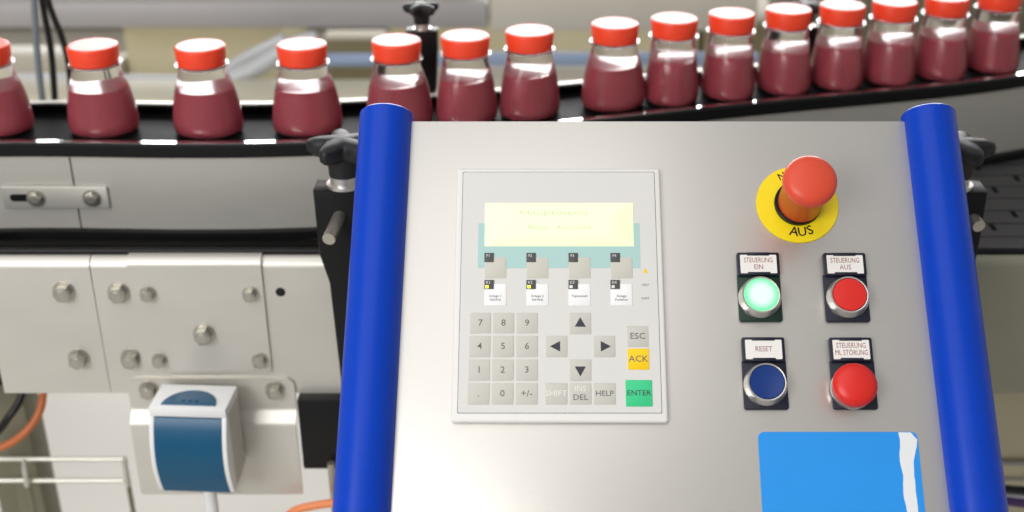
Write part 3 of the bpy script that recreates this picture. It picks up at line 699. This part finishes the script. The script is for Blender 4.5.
# wire rack at lower left
rk = thing('wire_rack', 'pale wire rack below the machine frame at lower left', 'wire rack', (atY(60, 500, 1.12).x, 1.12, 0))
def rkobj(name, b):
    o = obj(name, b, WIRE, rk); o.location = (-rk.location.x, -1.12, 0)
    return o
for py in (459, 480.5):
    b = B(); add_tube(b, [atY(-60, py, 1.12), atY(60, py, 1.12), atY(124, py, 1.12)], 0.0024, 10); rkobj('rail', b)
for px in (23, 124):
    q0 = atY(px, 458, 1.123); b = B(); add_tube(b, [q0, Vector((q0.x, q0.y, 0.0))], 0.0026, 10); o = rkobj('upright', b); o.data.materials[0] = OLIVE
    q1 = atY(px+1, 459, 1.118); b = B(); add_tube(b, [q1, q1+Vector((0.0, -0.004, -0.012)), q1+Vector((0.0, -0.006, -0.03))], 0.0026, 10); rkobj('hook', b)

# ------------------------------------------------------------------ background machines (blurred)
bgm = thing('background_machine', 'blurred grey and cream machine behind the row of bottles', 'machine', (0, 2.0, 0))
def bobj(name, b, m, label=None):
    o = obj(name, b, m, bgm, label=label); o.location = (0, -2.0, 0); return o
def bgbox(name, x0, x1, ytop, Yf, depth, zbot, m, label=None, bev=0.004):
    a = atY(x0, ytop, Yf); c = atY(x1, ytop, Yf)
    b = B(); add_box(b, a.x, c.x, Yf, Yf+depth, zbot, a.z, 0, bev); return bobj(name, b, m, label)
def zof(py, Y): return atY(500, py, Y).z
# deck the rest stands on
b = B(); add_box(b, -1.6, 1.9, 1.70, 1.78, 0.46, zof(97, 1.70), 0, 0.004); bobj('deck', b, BGLIGHT, 'cream machine deck')
b = B(); add_box(b, -1.6, 1.9, 1.78, 2.5, 0.5, zof(97, 1.70)-0.12, 0, 0.004); bobj('base_body', b, BGBEIGE)
for lx in (-1.5, 0.0, 1.8):
    b = B(); add_box(b, lx, lx+0.06, 2.3, 2.36, 0.0, 0.5, 0, 0.003); bobj('leg', b, BGGREY)
xs_ = atY(488, 10, 1.88).x
b = B(); add_box(b, -1.6, xs_, 1.88, 1.93, zof(29, 1.88), zof(4, 1.88), 0, 0.006); bobj('beam', b, BGGREY, 'grey beam')
b = B(); add_box(b, xs_+0.003, atY(758, 10, 1.88).x, 1.88, 1.93, zof(32, 1.88), zof(-40, 1.88), 0, 0.006); bobj('beam', b, BGBEIGE, 'beige beam')
b = B(); add_box(b, -1.6, xs_, 1.96, 2.0, zof(8, 1.96), zof(-60, 1.96), 0, 0.004); bobj('upper_panel', b, BGCREAM)
b = B(); add_box(b, -1.6, 1.9, 2.44, 2.50, zof(120, 2.44), zof(-40, 2.44), 0, 0.002); bobj('rear_panel', b, BGDARK, 'dark rear panel')
bgbox('cabinet', 120, 279, 12, 2.05, 0.25, zof(110, 2.05), BGCREAM, 'cream cabinet')
bgbox('side_unit', -160, 64, 56, 2.02, 0.06, zof(120, 2.02), BGBEIGE)
bgbox('side_unit', 64, 119, 64, 2.02, 0.06, zof(120, 2.02), BGBEIGE)
bgbox('side_unit', 282, 320, 62, 2.02, 0.06, zof(120, 2.02), BGLIGHT)
bgbox('dark_unit', 321, 384, 40, 2.0, 0.06, zof(120, 2.0), BGOLIVE, 'dark olive unit')
bgbox('cabinet', 388, 700, 12, 2.12, 0.2, zof(110, 2.12), BGCREAM, 'cream cabinet')
bgbox('cabinet', 704, 800, 22, 2.12, 0.2, zof(110, 2.12), BGOLIVE, 'olive cabinet')
bgbox('cabinet', 802, 1250, -60, 1.95, 0.25, zof(110, 1.95), BGSHADE, 'grey-green cabinet')
bgbox('rail', 385, 760, 55, 1.82, 0.02, zof(67, 1.82), BGBLUE, 'pale blue rail')
bgbox('lower_panel', 385, 760, 68, 1.86, 0.03, zof(110, 1.86), BGBEIGE)
b = B(); add_tube(b, spline([atY(-60, 82, 1.8), atY(120, 84, 1.8), atY(210, 84, 1.8), atY(245, 74, 1.8), atY(290, 48, 1.8), atY(318, 40, 1.8)], 8), 0.014, 16); bobj('pipe', b, BGPIPE, 'pale pipe')
b = B(); add_tube(b, spline([atY(225, 70, 1.85), atY(250, 55, 1.85), atY(285, 38, 1.85)], 8), 0.008, 16); bobj('pipe', b, BGPIPE)
b = B(); add_tube(b, [atY(277, 62, 1.82), atY(340, 60, 1.82), atY(390, 60, 1.82)], 0.010, 16); bobj('pipe', b, BGBLUE)

# cabinet seen under the frame at lower right
lc = thing('low_cabinet', 'olive-beige cabinet under the machine at lower right, beside the blue tube', 'cabinet', (0.55, 1.3, 0))
q = atY(1000, 400, 1.22)
b = B(); add_box(b, -0.25, 0.35, -0.08, 0.2, 0.0, atY(1000, 370, 1.22).z, 0, 0.003); obj('body', b, BGCREAM, lc)
zl = atY(1000, 463, 1.215).z
b = B(); add_tube(b, [(-0.25, -0.084, zl), (0.35, -0.084, zl)], 0.003, 10); obj('trim_rail', b, BGGREY, lc)
zl = atY(1000, 480, 1.215).z
b = B(); add_box(b, -0.25, 0.35, -0.083, -0.08, zl-0.002, zl, 0); obj('trim_strip', b, BGGREY, lc)

# ------------------------------------------------------------------ light
w = bpy.data.worlds.new('world'); scn.world = w; w.use_nodes = True
nt = w.node_tree; bg = nt.nodes['Background']
tc = nt.nodes.new('ShaderNodeTexCoord'); sx_ = nt.nodes.new('ShaderNodeSeparateXYZ'); cr = nt.nodes.new('ShaderNodeValToRGB')
nt.links.new(tc.outputs['Generated'], sx_.inputs[0]); nt.links.new(sx_.outputs['Z'], cr.inputs['Fac']); nt.links.new(cr.outputs['Color'], bg.inputs['Color'])
cr.color_ramp.elements[0].position = 0.0; cr.color_ramp.elements[0].color = (0.40, 0.395, 0.385, 1)
cr.color_ramp.elements[1].position = 1.0; cr.color_ramp.elements[1].color = (0.74, 0.74, 0.735, 1)
bg.inputs['Strength'].default_value = 0.62
def area(name, loc, target, sx, sy, power, col=(1, 0.995, 0.98)):
    l = bpy.data.lights.new(name, 'AREA'); l.shape = 'RECTANGLE'; l.size = sx; l.size_y = sy; l.energy = power; l.color = col
    o = bpy.data.objects.new(name, l); C.objects.link(o); o.location = loc
    o.rotation_euler = (Vector(target)-Vector(loc)).to_track_quat('-Z', 'Y').to_euler()
area('ceiling_lamp_main', (-0.98, 0.2, 3.2), (-0.98, 0.2, 0.0), 2.7, 2.1, 22)
area('front_left_fill', (-1.25, -0.95, 1.9), (-0.2, 1.0, 0.8), 1.1, 1.1, 36, (1, 0.995, 0.98))  # unseen light added to brighten the frame plates; there is no window
area('rear_reflection_fill', (0.0, 6.8, 2.35), (0.0, 1.2, 1.3), 5.5, 1.9, 330, (1, 1, 1))  # unseen light added for pale reflections on cap tops; no window in the wall

vs_ = scn.view_settings; scn.display_settings.display_device = 'sRGB'
vs_.view_transform = 'Standard'; vs_.look = 'None'; vs_.gamma = 1.0; vs_.exposure = 0.0; vs_.use_curve_mapping = False
